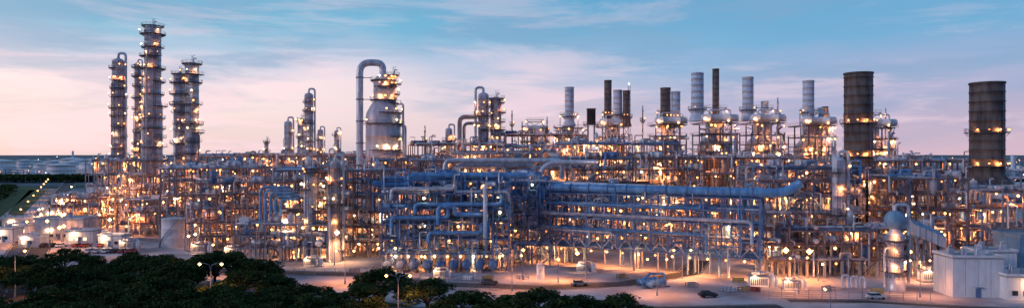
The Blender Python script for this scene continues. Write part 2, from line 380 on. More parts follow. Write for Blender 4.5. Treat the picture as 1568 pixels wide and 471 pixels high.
# ------------------------------------------------------------ furnaces
def furnace(x,y,w,d,top,seed,drum=True):
    r=random.Random(seed); mb=MB()
    zb=16; zm=top-9
    mb.box(-w/2+1.6,w/2-1.6,-d/2+1.6,d/2-1.6,zb,zm,'shell')
    b=len(mb.v)
    a,c=w/2-1.6,d/2-1.6
    mb.v+=[(-a,-c,zm),(a,-c,zm),(a,c,zm),(-a,c,zm),(-a*.5,-c*.5,zm+4),(a*.5,-c*.5,zm+4),(a*.5,c*.5,zm+4),(-a*.5,c*.5,zm+4)]
    for i in range(4): mb.q((b+i,b+(i+1)%4,b+4+(i+1)%4,b+4+i),'clad')
    mb.box(-a*.5,a*.5,-c*.5,c*.5,zm+4,top+2,'shell')
    n=5
    for i in range(n+1):
        X=-w/2+w*i/n
        for Y in(-d/2,d/2): mb.beam((X,Y,0),(X,Y,top-(4 if i in(0,n) else 0)),.45,'steelrust' if i%2 else 'steel')
        mb.beam((X,-d/2+1.4,zb),(X,-d/2+1.4,zm),.3,'steelrust')
    for z in [6,11,zb,zb+5,zb+10,zb+15,zb+20,zm,zm+4,top]:
        if z>top:continue
        mb.beam((-w/2,-d/2,z),(w/2,-d/2,z),.35,'steel'); mb.beam((-w/2,d/2,z),(w/2,d/2,z),.35,'steel')
        for X in(-w/2,w/2): mb.beam((X,-d/2,z),(X,d/2,z),.3,'steel')
        mb.box(-w/2,w/2,-d/2-1.2,-d/2+1.3,z+.2,z+.27,'grate'); mb.rail((-w/2,-d/2-1.2,z+.27),(w/2,-d/2-1.2,z+.27),'steelrust')
        mb.box(-w/2-1.2,-w/2,-d/2-1.2,d/2,z+.2,z+.27,'grate'); mb.rail((-w/2-1.2,-d/2-1.2,z+.27),(-w/2-1.2,d/2,z+.27),'steelrust')
        for k in range(5):
            if r.random()<.72:
                p=(r.uniform(-w/2,w/2),-d/2-r.uniform(.8,1.6),z-r.uniform(.4,1.2))
                mb.bulb(p,r.uniform(.26,.5),'bulb' if r.random()<.82 else 'bulbwhite',PW*.6 if r.random()<.28 and z>10 else 0); mb.beam(p,(p[0],p[1],z+.2),.08,'steel')
        i=r.randint(0,n-1); X=-w/2+w*i/n
        mb.beam((X,-d/2,z-5),(X+w/n,-d/2,z),.2,'steel'); mb.beam((X+w/n,-d/2-.05,z-5),(X,-d/2-.05,z),.2,'steel')
    for k in range(16):
        X=r.uniform(-w/2,w/2); pr=r.uniform(.15,.42); za=r.uniform(4,zb+8); zt=r.uniform(zm-6,top); Y=-d/2-r.uniform(-.9,1.8)
        mb.tube([(X+r.uniform(-2,2),Y,za),(X,Y,za+.1),(X,Y,zt),(X+r.choice([-2,2]),Y+1.5,zt+1)],pr,r.choice(PIPES),8,pr*2)
    for k in range(6):
        z=r.uniform(zb,top); pr=r.uniform(.2,.5); mb.tube([(-w/2-1,-d/2-.6,z),(w/2+1,-d/2-.6,z)],pr,r.choice(PIPES),8)
    if drum:
        mb.drum((0,-d/2-.5,top+2.2),1.6,w*.95,'white','x',20)
        for s in(-.3,.3): mb.box(w*s-.3,w*s+.3,-d/2-1.6,-d/2+.6,top+.2,top+.9,'steel')
        mb.tube([(-w*.3,-d/2-.5,top+3.6),(-w*.3,-d/2-.5,top+5.6),(w*.3,-d/2-.5,top+5.6),(w*.3,-d/2-.5,top+3.6)],.3,'clad',8,1)
        mb.rail((-w/2,-d/2-2.4,top+.3),(w/2,-d/2-2.4,top+.3),'steelrust')
        mb.box(-w/2,w/2,-d/2-2.5,-d/2-1.3,top+.1,top+.2,'grate')
        mb.bulb((-w*.45,-d/2-2.6,top+2),.45,'bulb',2500); mb.bulb((w*.2,-d/2-2.6,top+1),.45,'bulb')
    for s in (-1,1):
        mb.beam((s*w*.35,0,top),(s*w*.35,0,top+7),.3,'steel'); 
        mb.beam((s*w*.35,0,top+7),(0,0,top+4),.25,'steel')
        mb.bulb((s*w*.36,-.8,top+6),.34,'bulb',2500 if s>0 else 0)
    mb.beam((-w*.35,0,top+7),(w*.35,0,top+7),.28,'steel'); mb.rail((-w*.35,-.6,top+7),(w*.35,-.6,top+7),'steelrust')
    mb.build('cracking_furnace',(x,y,0))
for i,(x,y,w,d,t,dr) in enumerate([(29,332,13,12,48,False),(49,318,14,12,48,True),(72,302,14,12,48,True),(88,284,15,14,48,True),(108.5,284,14,14,48,True),(131,286,14,14,47,True),(155.5,284,14,14,46,True),(12,345,13,12,46,True)]):
    furnace(x,y,w,d,t,50+i,dr)
# ------------------------------------------------------------ process structures
def struct(name,x,y,W,D,zs,rot=0,st=False,**k):
    mb=MB(); frame(mb,W,D,zs,**k)
    if st: stairs(mb,W*.3,-1.3,0,zs[-1]); stairs(mb,W*.75,-1.3,0,zs[-2])
    return mb.build(name,(x,y,0),math.radians(rot))
mb=MB()
frame(mb,38,18,[5,9.5,14,18.5,23,27],bx=4.75,by=6,seed=11,steel='steelblue',ragged=1,pipes=6,lampp=.16,lightp=.3,equip=.14,floor=.5,rb=(.15,.42),pm=['pipeblue','pipeblue','clad','steelblue','clad'],diag=.3,lw=3000)
for i in range(9):
    mb.drum((2.2+i*3.9,-1.5,2.4),1.35,5,'steelblue','y',16); mb.box(1.6+i*3.9,2.8+i*3.9,-3,0,0,1.2,'concrete')
    mb.bulb((4.1+i*3.9,-.6,4.4),.4,'bulbwhite' if i%3==0 else 'bulb',2500 if i%2==0 else 0)
for z,a,c in ((24.6,3,22),(20,10,36),(16,3,20),(11.5,14,30)):
    mb.tube([(a,-.8,z-3),(a,-.8,z),(c,-.8,z),(c,-.8,z+3)],.6,'pipeblue' if z<22 else 'clad',12,1.6)
mb.tube([(-3,1,26),(8,1,26),(8,1,28.5),(40,1,28.5),(44,2,28.5)],.95,'pipeblue',12,2)
mb.tube([(31,-1,10),(31,-1,26),(34,-1,26)],.7,'clad',10,1.8); mb.tube([(17,-1,14),(17,-1,19.5),(22,-1,19.5),(22,-1,17),(30,-1,17)],.7,'pipeblue',10,1.8)
mb.build('heat_exchanger_structure',(-39,196,0))
mb=MB()
L=71
frame(mb,L,9,[6.1,10.5,15,19,22.6],bx=5.07,by=4.5,seed=12,steel='steelblue',ragged=0,pipes=9,lampp=.12,lightp=.22,equip=.0,floor=.15,rb=(.12,.38),pm=['pipeblue','pipeblue','clad','steelblue','clad'],legskip=7,diag=.35,lw=2600)
for i in range(14):
    X=i*5.07
    mb.beam((X,-.1,6.1),(X+2.53,-.1,9),.2,'clad'); mb.beam((X+2.53,-.1,9),(X+5.07,-.1,6.1),.2,'clad')
mb.beam((0,-.12,9),(L,-.12,9),.25,'steelblue')
mb.tube([(-14,3,25.6),(-2,3,25.6),(2,1,24.3),(L*.5,1,24.3),(L+6,1,24.3),(L+10,3,27)],1.3,'pipeblue',16,3)
mb.tube([(-6,4,29),(-1,4,29),(3,4,25.6),(L,4,24.2)],.8,'clad',12,2)
mb.tube([(0,7,24),(L,7,24)],.6,'pipeblue',10)
mb.tube([(2,-.9,16.3),(L-2,-.9,16.3),(L-2,-.9,10)],.5,'clad',10,1.5)
mb.tube([(4,-.8,12.0),(L*.8,-.8,12.0),(L*.8,-.8,7)],.38,'pipeblue',10,1.2)
for q in range(3,70,6): mb.rev((q,1,24.3),[(1.3,-.2),(1.5,-.2),(1.5,.2),(1.3,.2)],'steelblue',16,'x')
stairs(mb,-4,-1,0,22,3.5)
for q in range(2,70,5):
    mb.bulb((q,-.4,5.2),.36,'bulb',4000 if q%2 else 0)
mb.build('pipe_rack',(5,212,0),math.radians(-27))
SR='steelrust'
struct('pipe_rack_tower',0,208,12,14,[6,11,16,21,26],seed=13,bx=4,by=4.6,steel='steelblue',ragged=1,pipes=6,lampp=.2,lightp=.3,equip=.2,floor=.5,pm=['pipeblue','clad','steelblue'],st=True,lw=3500)
for (n,x,y,W,D,zs,sd,bx,by,rg,pp,lp,lt,eq,st) in [
 ('process_structure',-84,222,42,26,[5,10,15,20,25,29],14,6,6.5,3,6,.4,.3,.4,True),
 ('process_structure',-90,212,30,8,[4.5,8.5,12],15,5,4,2,5,.35,.28,.5,False),
 ('process_structure',-141,262,38,34,[6,12,18,24,29],16,6.5,7,3,6,.45,.25,.4,False),
 ('process_structure',-118,236,28,20,[5,10,15,20,24],17,6,6,3,6,.42,.28,.4,False),
 ('process_structure',-222,340,30,30,[6,12,18,24,31],18,6,7,3,5,.45,.26,.5,False),
 ('process_structure',-186,308,34,30,[6,12,18,24],19,6,7,3,5,.48,.26,.5,False),
 ('process_structure',-168,278,24,20,[5,10,15],20,6,6,2,4,.48,.3,.5,False),
 ('process_structure',-216,305,24,22,[5,10,14],29,6,6,2,4,.48,.3,.5,False),
 ('process_structure',-58,262,34,30,[6,13,20,27,32],22,7,7,3,6,.45,.24,.45,False),
 ('process_structure',-48,296,44,26,[10,18,26,33,39],23,7,7,3,6,.55,.24,.5,False),
 ('process_structure',-24,262,42,28,[8,16,23,29,35],24,7,7,3,7,.55,.25,.45,False),
 ('process_structure',-10,315,46,20,[12,22,31,38,44],25,7,7,3,5,.55,.25,.45,False),
 ('process_structure',14,238,56,24,[6,12,18,24,29,33],26,6,6,3,8,.45,.24,.35,False),
 ('process_structure',18,272,52,20,[10,18,26,33,39],27,7,7,2,6,.55,.24,.4,False),
 ('process_structure',68,250,46,20,[6,13,20,27,33],28,6,6.5,3,7,.5,.24,.4,False),
 ('process_structure',78,206,34,24,[5,10.5,16,21.5,26,30],30,5.7,6,3,7,.38,.26,.4,True),
 ('process_structure',112,206,32,30,[6,12,17,22,27],31,6,6,3,7,.4,.26,.4,True),
 ('process_structure',118,240,56,24,[7,14,21,27,32],32,6.5,6,3,7,.45,.22,.4,False),
 ('process_structure',144,200,44,20,[6,12,18,23],33,6,6,2,7,.4,.26,.4,False),
 ('process_structure',74,186,30,12,[4.5,9,13],34,5,4,2,6,.32,.26,.45,False),
 ('process_structure',106,188,20,10,[4.5,9,13],35,5,4,1,5,.3,.28,.45,False)]:
    struct(n,x,y,W,D,zs,seed=sd,bx=bx,by=by,ragged=rg,pipes=pp,lampp=lp,lightp=lt,equip=eq,st=st,steel=SR if sd%3 else 'steel',lw=PW if y>215 else PW*.6)
struct('elevated_pipe_rack',-170,344,112,10,[12,20,28,33.5],seed=21,bx=7,by=5,steel=SR,ragged=0,pipes=10,lampp=.35,lightp=.2,equip=.1,legskip=2,rb=(.2,.7))
struct('pipe_rack',-34,240,50,9,[6,12,18,24],seed=36,bx=6,by=4.5,steel=SR,ragged=0,pipes=8,lampp=.3,lightp=.22,equip=.1)
mb=MB()
for k in range(5):
    x=-88+k*.1; mb.tube([(x+k*1.6,-1,3),(x+k*1.6,-1,24-k),(x+8+k,-1,24-k),(x+8+k,3,24-k)],.45,'pipeblue',10,2)
mb.build('vertical_pipe_bundle',(4,219,0))
mb=MB()
for k,(a,c,z,rr) in enumerate([(-24,18,32.6,.9),(-20,8,31,.8),(-6,22,30,.7)]):
    y=k*2.2
    mb.tube([(a,y,24),(a,y,z),(c,y,z),(c,y,26)],rr,['clad','clad','cladwarm'][k],12,2.4)
mb.tube([(10,-4,24),(10,-4,29.5),(14,-4,32),(30,-4,32)],.9,'clad',12,2.2)
for x in range(-22,22,7): mb.beam((x,1,0),(x,1,30),.4,'steelrust')
mb.build('expansion_loop_pipes',(0,234,0))
# ------------------------------------------------------------ individual equipment
def tank(x,y,r,h,m='white',name='storage_tank',dome=.12,rail=True):
    mb=MB(); mb.rev((0,0,0),[(r,0),(r,h*.33),(r*1.01,h*.335),(r*1.01,h*.35),(r,h*.355),(r,h*.66),(r*1.01,h*.665),(r*1.01,h*.68),(r,h*.685),(r,h),(r*1.03,h+.02),(r*1.03,h+.15),(r*.6,h+r*dome*.6),(r*.2,h+r*dome),(.02,h+r*dome)],m,32)
    if rail:
        for i in range(14):
            a=2*math.pi*i/14;b=2*math.pi*(i+1)/14
            mb.rail((r*math.cos(a),r*math.sin(a),h+.1),(r*math.cos(b),r*math.sin(b),h+.1),'steel',1.1,3)
        n=12
        for i in range(n):
            a=math.radians(-150+100*i/n); b=math.radians(-150+100*(i+1)/n)
            mb.beam(((r+.5)*math.cos(a),(r+.5)*math.sin(a),h*i/n),((r+.5)*math.cos(b),(r+.5)*math.sin(b),h*(i+1)/n),.5,'steel',.12)
    return mb.build(name,(x,y,0))
tank(-128,248,4.6,10.6)
tank(8,183,1.1,4.2,'white','water_tank',.2,False)
mb=MB()
mb.rev((0,0,0),[(2.4,0),(2.4,3),(2.0,3.2),(2.0,12),(2.2,12.1),(2.2,12.4),(2.0,12.5),(2.0,14.5),(1.3,15.2),(1.3,15.8)],'clad',24)
pr=[(2.55*math.sin(math.radians(a)),18-2.55*math.cos(math.radians(a))) for a in range(25,181,12)]
pr[-1]=(.02,20.55); mb.rev((0,0,0),pr,'roofblue',24)
for z in(5,9,13): 
    mb.ringplat(0,0,z,2.05,1.2,-200,60)
    mb.bulb((-1.5,-3.1,z+1.4),.3,'bulb',500)
mb.tube([(0,0,20),(0,0,22),(3.5,0,22),(3.5,0,2)],.4,'clad',8,1.2); mb.tube([(-3,-.5,1),(-3,-.5,11),(-1,-.5,11)],.3,'clad',8,.8)
mb.build('sphere_topped_vessel',(98.5,168,0))
mb=MB()
for k in range(3):
    mb.tube([(k*2.2,0,0),(k*2.2,0,3.5-k*.3),(k*2.2+1.5,0,3.5-k*.3),(k*2.2+1.5,0,0)],.35,'clad',10,.74)
mb.box(-1,7,-.8,.8,0,.3,'concrete'); mb.build('u_bend_manifold',(86,170,0))
def building(name,x,y,w,d,h,wall='white',roof='concrete',rot=0,floors=1,seed=0,win=True,roofunits=2,lit=False):
    r=random.Random(seed); mb=MB()
    mb.box(0,w,0,d,0,h,wall); mb.box(-.25,w+.25,-.25,d+.25,h,h+.35,roof)
    for e in ((-.25,w+.25,-.25,-.05),(-.25,w+.25,d+.05,d+.25),(-.25,-.05,-.045,d+.045),(w+.05,w+.25,-.045,d+.045)): mb.box(*e,h+.353,h+.9,wall)
    for i in range(1,int(w/3)+1):
        if i*3<w: mb.box(i*3-.04,i*3+.04,-.03,0.01,.2,h-.1,'concrete')
    for i in range(1,int(d/3)+1):
        if i*3<d: mb.box(-.03,.01,i*3-.04,i*3+.04,.2,h-.1,'concrete')
    if win:
        for f in range(floors):
            zz=f*h/floors+1.1
            k=1.2
            while k<w-1.8:
                mb.box(k-.08,k+1.38,-.07,0.02,zz-.08,zz+1.18,'concrete')
                mb.box(k,k+1.3,-.1,-.02,zz,zz+1.1,'litwindow' if lit and r.random()<.6 else 'glass'); k+=2.6
    mb.box(w*.5-.6,w*.5+.6,-.13,.02,0,2.2,'steelblue'); mb.box(w*.5-.9,w*.5+.9,-1,-.15,2.45,2.55,'steel')
    for k in range(roofunits):
        a=r.uniform(.5,max(.6,w-3));b=r.uniform(.5,max(.6,d-3)); hh=r.uniform(.8,1.6)
        mb.box(a,a+r.uniform(1,2.2),b,b+r.uniform(1,2),h+.355,h+.4+hh,'clad'); mb.tube([(a,b,h+.3),(a,b,h+hh+1.2),(a+.8,b,h+hh+1.2)],.15,'clad',8,.3)
    if lit: mb.bulb((w*.3,-1.6,min(h,4)),.34,'bulbwhite',800); mb.beam((w*.3,-1.6,min(h,4)+.1),(w*.3,0,min(h,4)+.1),.08,'steel')
    return mb.build(name,(x,y,0),math.radians(rot))
building('switchgear_building',108,160,12,8,9.4,win=False,seed=1,roofunits=5,rot=-3)
building('control_building',119,157,18,8,5.4,seed=2,roofunits=7,rot=-3,lit=True)
building('analyser_building',123,172,10,6,9,seed=3,roofunits=4,wall='white')
building('substation_building',140,180,24,10,12,seed=4,roofunits=5,wall='roofblue',floors=2,lit=True)
building('maintenance_shelter',-196,268,20,10,8,wall='clad',roof='roofblue',seed=5,lit=True)
building('guard_house',-206,260,7,6,5,seed=6,lit=True)
for i,(x,y,w,d,h) in enumerate([(-250,345,20,9,6),(-236,302,14,9,5),(-286,405,26,12,8),(-262,365,18,8,5),(-255,400,26,14,8),(-352,540,40,16,10),(-330,520,30,18,9),(-290,470,32,14,10),(-175,256,10,6,4.5),(-156,246,9,5,4),(-410,650,50,18,10),(-350,600,50,20,12),(-218,282,9,5,4),(-186,246,8,5,3.6),(-310,440,24,10,7)]):
    building(['office_building','workshop_building','warehouse_building'][i%3],x,y,w,d,h,wall=['white','clad','white'][i%3],roof=['roofblue','white','roofblue'][i%3],seed=20+i,lit=True,rot=R.uniform(-4,10))
def gallery(x,y,rot,L,z0,z1,w=5,h=3.2,m='roofblue'):
    mb=MB(); b=len(mb.v)
    for X,z in((0,z0),(L,z1)):
        mb.v+=[(X,0,z),(X,w,z),(X,w,z+h),(X,w/2,z+h+1.2),(X,0,z+h)]
    for i in range(5):
        j=(i+1)%5; mb.q((b+i,b+j,b+5+j,b+5+i),m if i in(2,3) else 'clad')
    mb.q((b,b+1,b+2,b+3,b+4),'clad'); mb.q((b+9,b+8,b+7,b+6,b+5),'clad')
    for i in range(1,int(L/1.5)):
        X=i*1.5; z=z0+(z1-z0)*X/L; mb.beam((X,-.06,z),(X,-.06,z+h),.16,'steel')
    for X in (1,L*.33,L*.66,L-1):
        z=z0+(z1-z0)*X/L
        mb.beam((X,.3,0),(X,.3,z),.35,'steel'); mb.beam((X,w-.3,0),(X,w-.3,z),.35,'steel'); mb.beam((X,.3,0),(X,w-.3,z),.2,'steel')
    mb.build('inclined_gallery',(x,y,0),math.radians(rot))
gallery(112,182,-12,8,12.5,9,w=5,h=3)
gallery(147,178,-10,14,17,12,w=7,h=3)
def skid(name,x,y,rot=0,seed=0,m='white',s=1):
    mb=MB()
    mb.box(-4,4,-2,2,0,.4,'concrete'); mb.box(-3.4,1.2,-1.4,1.4,.4,2.9,m); mb.box(-3.6,1.4,-1.6,1.6,2.9,3.05,'steel')
    for i in range(9): mb.box(-3.2+i*.48,-2.95+i*.48,-1.46,-1.38,.8,2.5,'grate')
    mb.rev((2.6,0,.4),[(.9,0),(.9,2.2),(.7,2.6),(.3,2.8),(.3,3.3),(.02,3.3)],'clad',14)
    mb.tube([(1.2,.5,2),(2,.5,2),(2,.5,3.9),(-1,.5,3.9),(-1,.5,3)],.22,'clad',8,.5)
    mb.drum((-1.5,0,3.7),.45,2.4,'shell','x',12); mb.tube([(3.4,-1,.4),(3.4,-1,3),(3.4,1,3),(3.4,1,.4)],.18,'clad',8,.4)
    mb.bulb((-2.5,-2.6,3.4),.26,'bulbwhite',700); mb.beam((-2.5,-2.6,3.5),(-2.5,-1.5,3.3),.08,'steel')
    o=mb.build(name,(x,y,0),math.radians(rot)); o.scale=(s,s,s)
skid('generator_skid',66,172,-8,1); skid('transformer_skid',73,169,-8,2,'clad',.8); skid('pump_skid',116,180,0,3); skid('pump_skid',-20,186,5,4,'clad',.7)
skid('pump_skid',-62,204,5,5,'clad',.8); skid('pump_skid',-96,226,5,6,'white',.9); skid('generator_skid',-110,232,0,7,'clad'); skid('pump_skid',22,194,-10,8,'steelblue',.8)
skid('pump_skid',-140,240,0,9); skid('generator_skid',-165,262,0,10)
mb=MB()
for k in range(4): mb.drum((k*1.5,k*.3,1.2+.2*(k%2)),.75,6-k*.6,'pipeblue','y',14)
mb.tube([(-2,-2,.6),(0,1,1.8),(3,2,3.2)],.3,'pipeblue',8); mb.box(-1.5,6.5,-2,-1.6,0,.4,'steel'); mb.box(-1.5,6.5,1.6,2,0,.4,'steel')
mb.tube([(5.5,-1,.5),(5.5,-1,3.4),(2,0,3.4)],.35,'pipeblue',8,.7)
mb.build('exchanger_bundles',(35,172,0),.35)
def crate(x,y,rot,m='yellow'):
    mb=MB()
    for s in(0,1.6):
        for z in (.3,.9): mb.box(0,3,s,s+.12,z,z+.3,m)
        for a in(.05,1.4,2.8): mb.box(a,a+.12,s-.06,s+.18,0,1.25,'steel')
    for a in(0.2,1.5,2.6): mb.box(a,a+.15,.13,1.58,.25,.35,'steel')
    mb.build('barrier',(x,y,0),rot)
for x,y in [(-8,180),(2,182),(30,183),(46,171),(60,166),(80,166),(-34,186),(-48,192),(60,178),(90,164),(-14,181),(54,165),(58,165)]: crate(x,y,R.uniform(-.5,.5),R.choice(['yellow','concrete','paintred','white']))
def fence(p0,p1):
    mb=MB(); a=Vector(p0);c=Vector(p1);L=(c-a).length;n=int(L/3)
    for i in range(n+1):
        p=a.lerp(c,i/n); mb.beam(p,p+Vector((0,0,2.2)),.09,'steel')
    for z in(.2,.7,1.2,1.7,2.15): mb.beam(a+Vector((0,0,z)),c+Vector((0,0,z)),.05,'steel')
    mb.build('perimeter_fence')
fence((-150,192,0),(-42,188,0)); fence((-42,188,0),(0,165,0)); fence((-180,240,0),(-152,193,0))
fence((62,158,0),(100,156,0))
def carmesh(col,pick):
    mb=MB(); w=.88
    low=[(-2.2,.45),(-2.25,.85),(-2.0,1.0),(2.0,.98),(2.25,.75),(2.25,.45)]
    def ext(P,w0,w1,mt):
        b=len(mb.v); n=len(P)
        for x,z in P: mb.v.append((x,-w0 if z<1.1 else -w1,z))
        for x,z in P: mb.v.append((x,w0 if z<1.1 else w1,z))
        for i in range(n):
            j=(i+1)%n; mb.q((b+i,b+j,b+n+j,b+n+i),mt)
        mb.q(tuple(b+i for i in range(n)),mt); mb.q(tuple(b+2*n-1-i for i in range(n)),mt)
    ext(low,w,w,col)
    cab=[(-1.7,.99),(-1.35,1.48),(.45,1.5),(1.15,.99)] if not pick else [(-.5,.99),(-.35,1.55),(.75,1.55),(1.3,.99)]
    ext(cab,w*.95,w*.78,'glass'); ext([(cab[1][0]-.02,1.47),(cab[1][0],1.56),(cab[2][0],1.58),(cab[2][0]+.05,1.48)],w*.8,w*.78,col)
    if pick: mb.box(-2.15,-.55,-.8,-.72,.99,1.25,col); mb.box(-2.15,-.55,.72,.8,.99,1.25,col)
    for x in(-1.35,1.4):
        for y in(-.8,.8): mb.rev((x,y,.34),[(.02,-.12),(.2,-.12),(.34,-.1),(.34,.1),(.2,.12),(.02,.12)],'rubber',14,'y')
    for y in(-.6,.6): mb.box(2.2,2.27,y-.18,y+.18,.62,.78,'white'); mb.box(-2.28,-2.2,y-.15,y+.15,.65,.85,'paintred')
    return mb
CM=[]
for c,p in(('white',0),('paintgrey',0),('white',1),('paintred',0),('dark',0)):
    o=carmesh(c,p).build('parked_car',(0,0,-50)); CM.append(o.data); bpy.data.objects.remove(o)
cars=[(-176+i*3.1,246,1.57) for i in range(8)]+[(-212+i*3.2,286,1.57) for i in range(9)]+[(-236+i*3.2,318,1.5) for i in range(10)]+[(-150+3*i,232,1.57) for i in range(6)]+[(-6,175,.1),(18,174,.2),(-70,194,0),(-92,196,.05),(-212,288,-.96),(-258,352,2.18),(-318,450,2.18),(48,160,.1),(88,158,.05),(72,161,0)]+[(-300+i*3.3,430,1.5) for i in range(10)]
for i,(x,y,a) in enumerate(cars):
    if R.random()<.1: continue
    k=R.choice([0,0,1,2,3,4])
    nm='pickup_truck' if k==2 else 'parked_car'
    o=bpy.data.objects.new(nm,CM[k]); scene.collection.objects.link(o); o.location=(x,y,.035); o.rotation_euler=(0,0,a+R.uniform(-.04,.04))
# ------------------------------------------------------------ street lamps
def lamp(x,y,h=10,double=True,rot=0,r=.33,e=3500,name='street_lamp',kind='bulb'):
    mb=MB(); mb.rev((0,0,0),[(.22,0),(.2,1),(.13,1.1),(.08,h-1)],'steel',8)
    for s in((-1,1) if double else (1,)):
        mb.tube([(0,0,h-1.2),(s*.3,0,h-.2),(s*1.4,0,h+.15),(s*2.4,0,h+.1)],.07,'steel',6)
        mb.box(s*2.4-.3,s*2.4+.3,-.15,.15,h+.22,h+.32,'steel')
        mb.bulb((s*2.4,0,h-.05),r,kind,e,.5,th=0)
    mb.build(name,(x,y,0),rot)
lamp(-121,159,11.5,False,e=5000,r=.4); lamp(-66,143,11,True,e=5000,r=.4); lamp(-23,132,10.5,True,e=4000,r=.36); lamp(59,121,9.6,False,1.5); lamp(20,176,8.3,False,3,.6,7000); lamp(78,180,8.5,False,3,.85,10000); lamp(84.5,180,8.2,False,3,.85,10000)
lamp(12.6,178,6,False,1.5,.5,5000); lamp(-74.5,212,13,False,1.5,.9,14000,'flood_light_mast','bulbwhite'); lamp(-56,206,10,False,1.5,.8,10000,'flood_light_mast','bulbwhite')
lamp(3,182,8,False,1.5,.5,6000); lamp(-36,188,8,True,0,.4,4000); lamp(48,184,8,True,0,.4,5000); lamp(108,181,8,False,0,.55,6000)
lamp(36,162,9,True,0,.34,3500); lamp(72,164,9,True,.2,.34,3500); lamp(100,160,9,True,0,.3,3000); lamp(0,168,9,True,0,.34,3500); lamp(-45,176,9,True,0,.38,5000); lamp(-85,180,10,True,.3,.38,5000)
for (x,y) in [(-180,262),(-200,280),(-220,305),(-186,290),(-150,245),(-240,345),(-262,380),(-235,380),(-290,430),(-100,204),(-128,216),(-160,232),(-190,252),(-170,240),(-225,330),(-320,470),(-360,560)]:
    lamp(x,y,R.uniform(8,12),R.random()<.3,R.uniform(0,3),R.uniform(.4,.75),R.choice([4500,7500]),'street_lamp',R.choice(['bulb','bulb','bulbwhite']))
for k in range(9): # lamps along the public road
    t=k/8; x=-196-t*270; y=245+t*400; lamp(x+9,y,10,False,2.6,.4+t*.3,6000)
# ------------------------------------------------------------ distant plant, tanks
r=random.Random(5)
for i in range(34):
    d=r.uniform(900,1500); px=r.uniform(-880,-600)
    tank(px*d/1000,d,r.uniform(13,24),r.uniform(17,25),'white','storage_tank',.15,False)
for i in range(12):
    d=r.uniform(850,1150); px=r.uniform(-880,-600)
    building('warehouse_building',px*d/1000,d,r.uniform(40,90),24,r.uniform(10,14),wall='white',roof=r.choice(['roofblue','white','white']),seed=300+i,roofunits=0,win=False)
def distant(name,xa,xb,ya,yb,n,seed,hm=30,bs=(.6,1.1),nb=4):
    r=random.Random(seed); mb=MB()
    for i in range(n):
        x=r.uniform(xa,xb);y=r.uniform(ya,yb); t=r.random()
        if t<.25:
            q=r.uniform(1.3,2.6); h=hm*r.uniform(.7,1.5); mb.rev((x,y,0),[(q*1.2,0),(q,4),(q,h*.5),(q*1.08,h*.5+.1),(q*1.08,h*.5+.5),(q,h*.5+.6),(q,h-1),(q*.6,h),(.1,h+.3)],'stacklight',10)
        elif t<.5: mb.drum((x,y,8),6,26,'white','x',12)
        else:
            w=r.uniform(8,25);h=hm*r.uniform(.3,1)
            for a in(0,w):
                for b in (0,10): mb.beam((x+a,y+b,0),(x+a,y+b,h),.8,'steel')
            for k in range(1,5): mb.beam((x,y,h*k/4),(x+w,y,h*k/4),.7,'steel'); mb.tube([(x-5,y+4,h*k/4+1),(x+w+5,y+4,h*k/4+1)],.9,'clad',6)
        for k in range(nb): mb.bulb((x+r.uniform(-12,12),y-2,r.uniform(2,hm)),r.uniform(*bs),r.choice(['bulbo','bulb','bulb','bulbcool']))
    mb.build(name)
distant('distant_refinery',560,1250,900,1500,70,1,30,(.5,.9),3)
distant('distant_refinery',-1150,-400,1300,2200,60,2,34,(.6,1.2),3)
distant('distant_refinery',-900,-520,840,1200,50,7,14,(.5,.9),3)
distant('distant_refinery',-560,-150,800,1100,20,3,22)
distant('distant_refinery',-700,1900,1900,3200,60,4,24,(.8,1.4),3)
distant('distant_refinery',250,420,330,520,36,6,24,(.35,.55),3)
# ------------------------------------------------------------ vegetation
def leafmat(name,c1,c2):
    m,nt,b=nodes(name)
    g=nt.nodes.new('ShaderNodeNewGeometry'); rp=nt.nodes.new('ShaderNodeValToRGB')
    rp.color_ramp.elements[0].color=(*c2,1); rp.color_ramp.elements[1].color=(*c1,1)
    n=nt.nodes.new('ShaderNodeTexNoise'); n.inputs['Scale'].default_value=.5; n.inputs['Detail'].default_value=1
    tc=nt.nodes.new('ShaderNodeTexCoord'); nt.links.new(tc.outputs['Object'],n.inputs[0])
    ad=nt.nodes.new('ShaderNodeMath'); ad.operation='MULTIPLY'; ad.inputs[1].default_value=1.6
    nt.links.new(n.outputs[0],ad.inputs[0])
    mu=nt.nodes.new('ShaderNodeMath'); mu.operation='MULTIPLY'; nt.links.new(ad.outputs[0],mu.inputs[0]); nt.links.new(g.outputs['Random Per Island'],mu.inputs[1])
    nt.links.new(mu.outputs[0],rp.inputs[0]); nt.links.new(rp.outputs[0],b.inputs['Base Color'])
    b.inputs['Roughness'].default_value=.85; b.inputs['Specular IOR Level'].default_value=.1
    return m
leaf=leafmat('foliage',(.075,.12,.035),(.013,.025,.010))
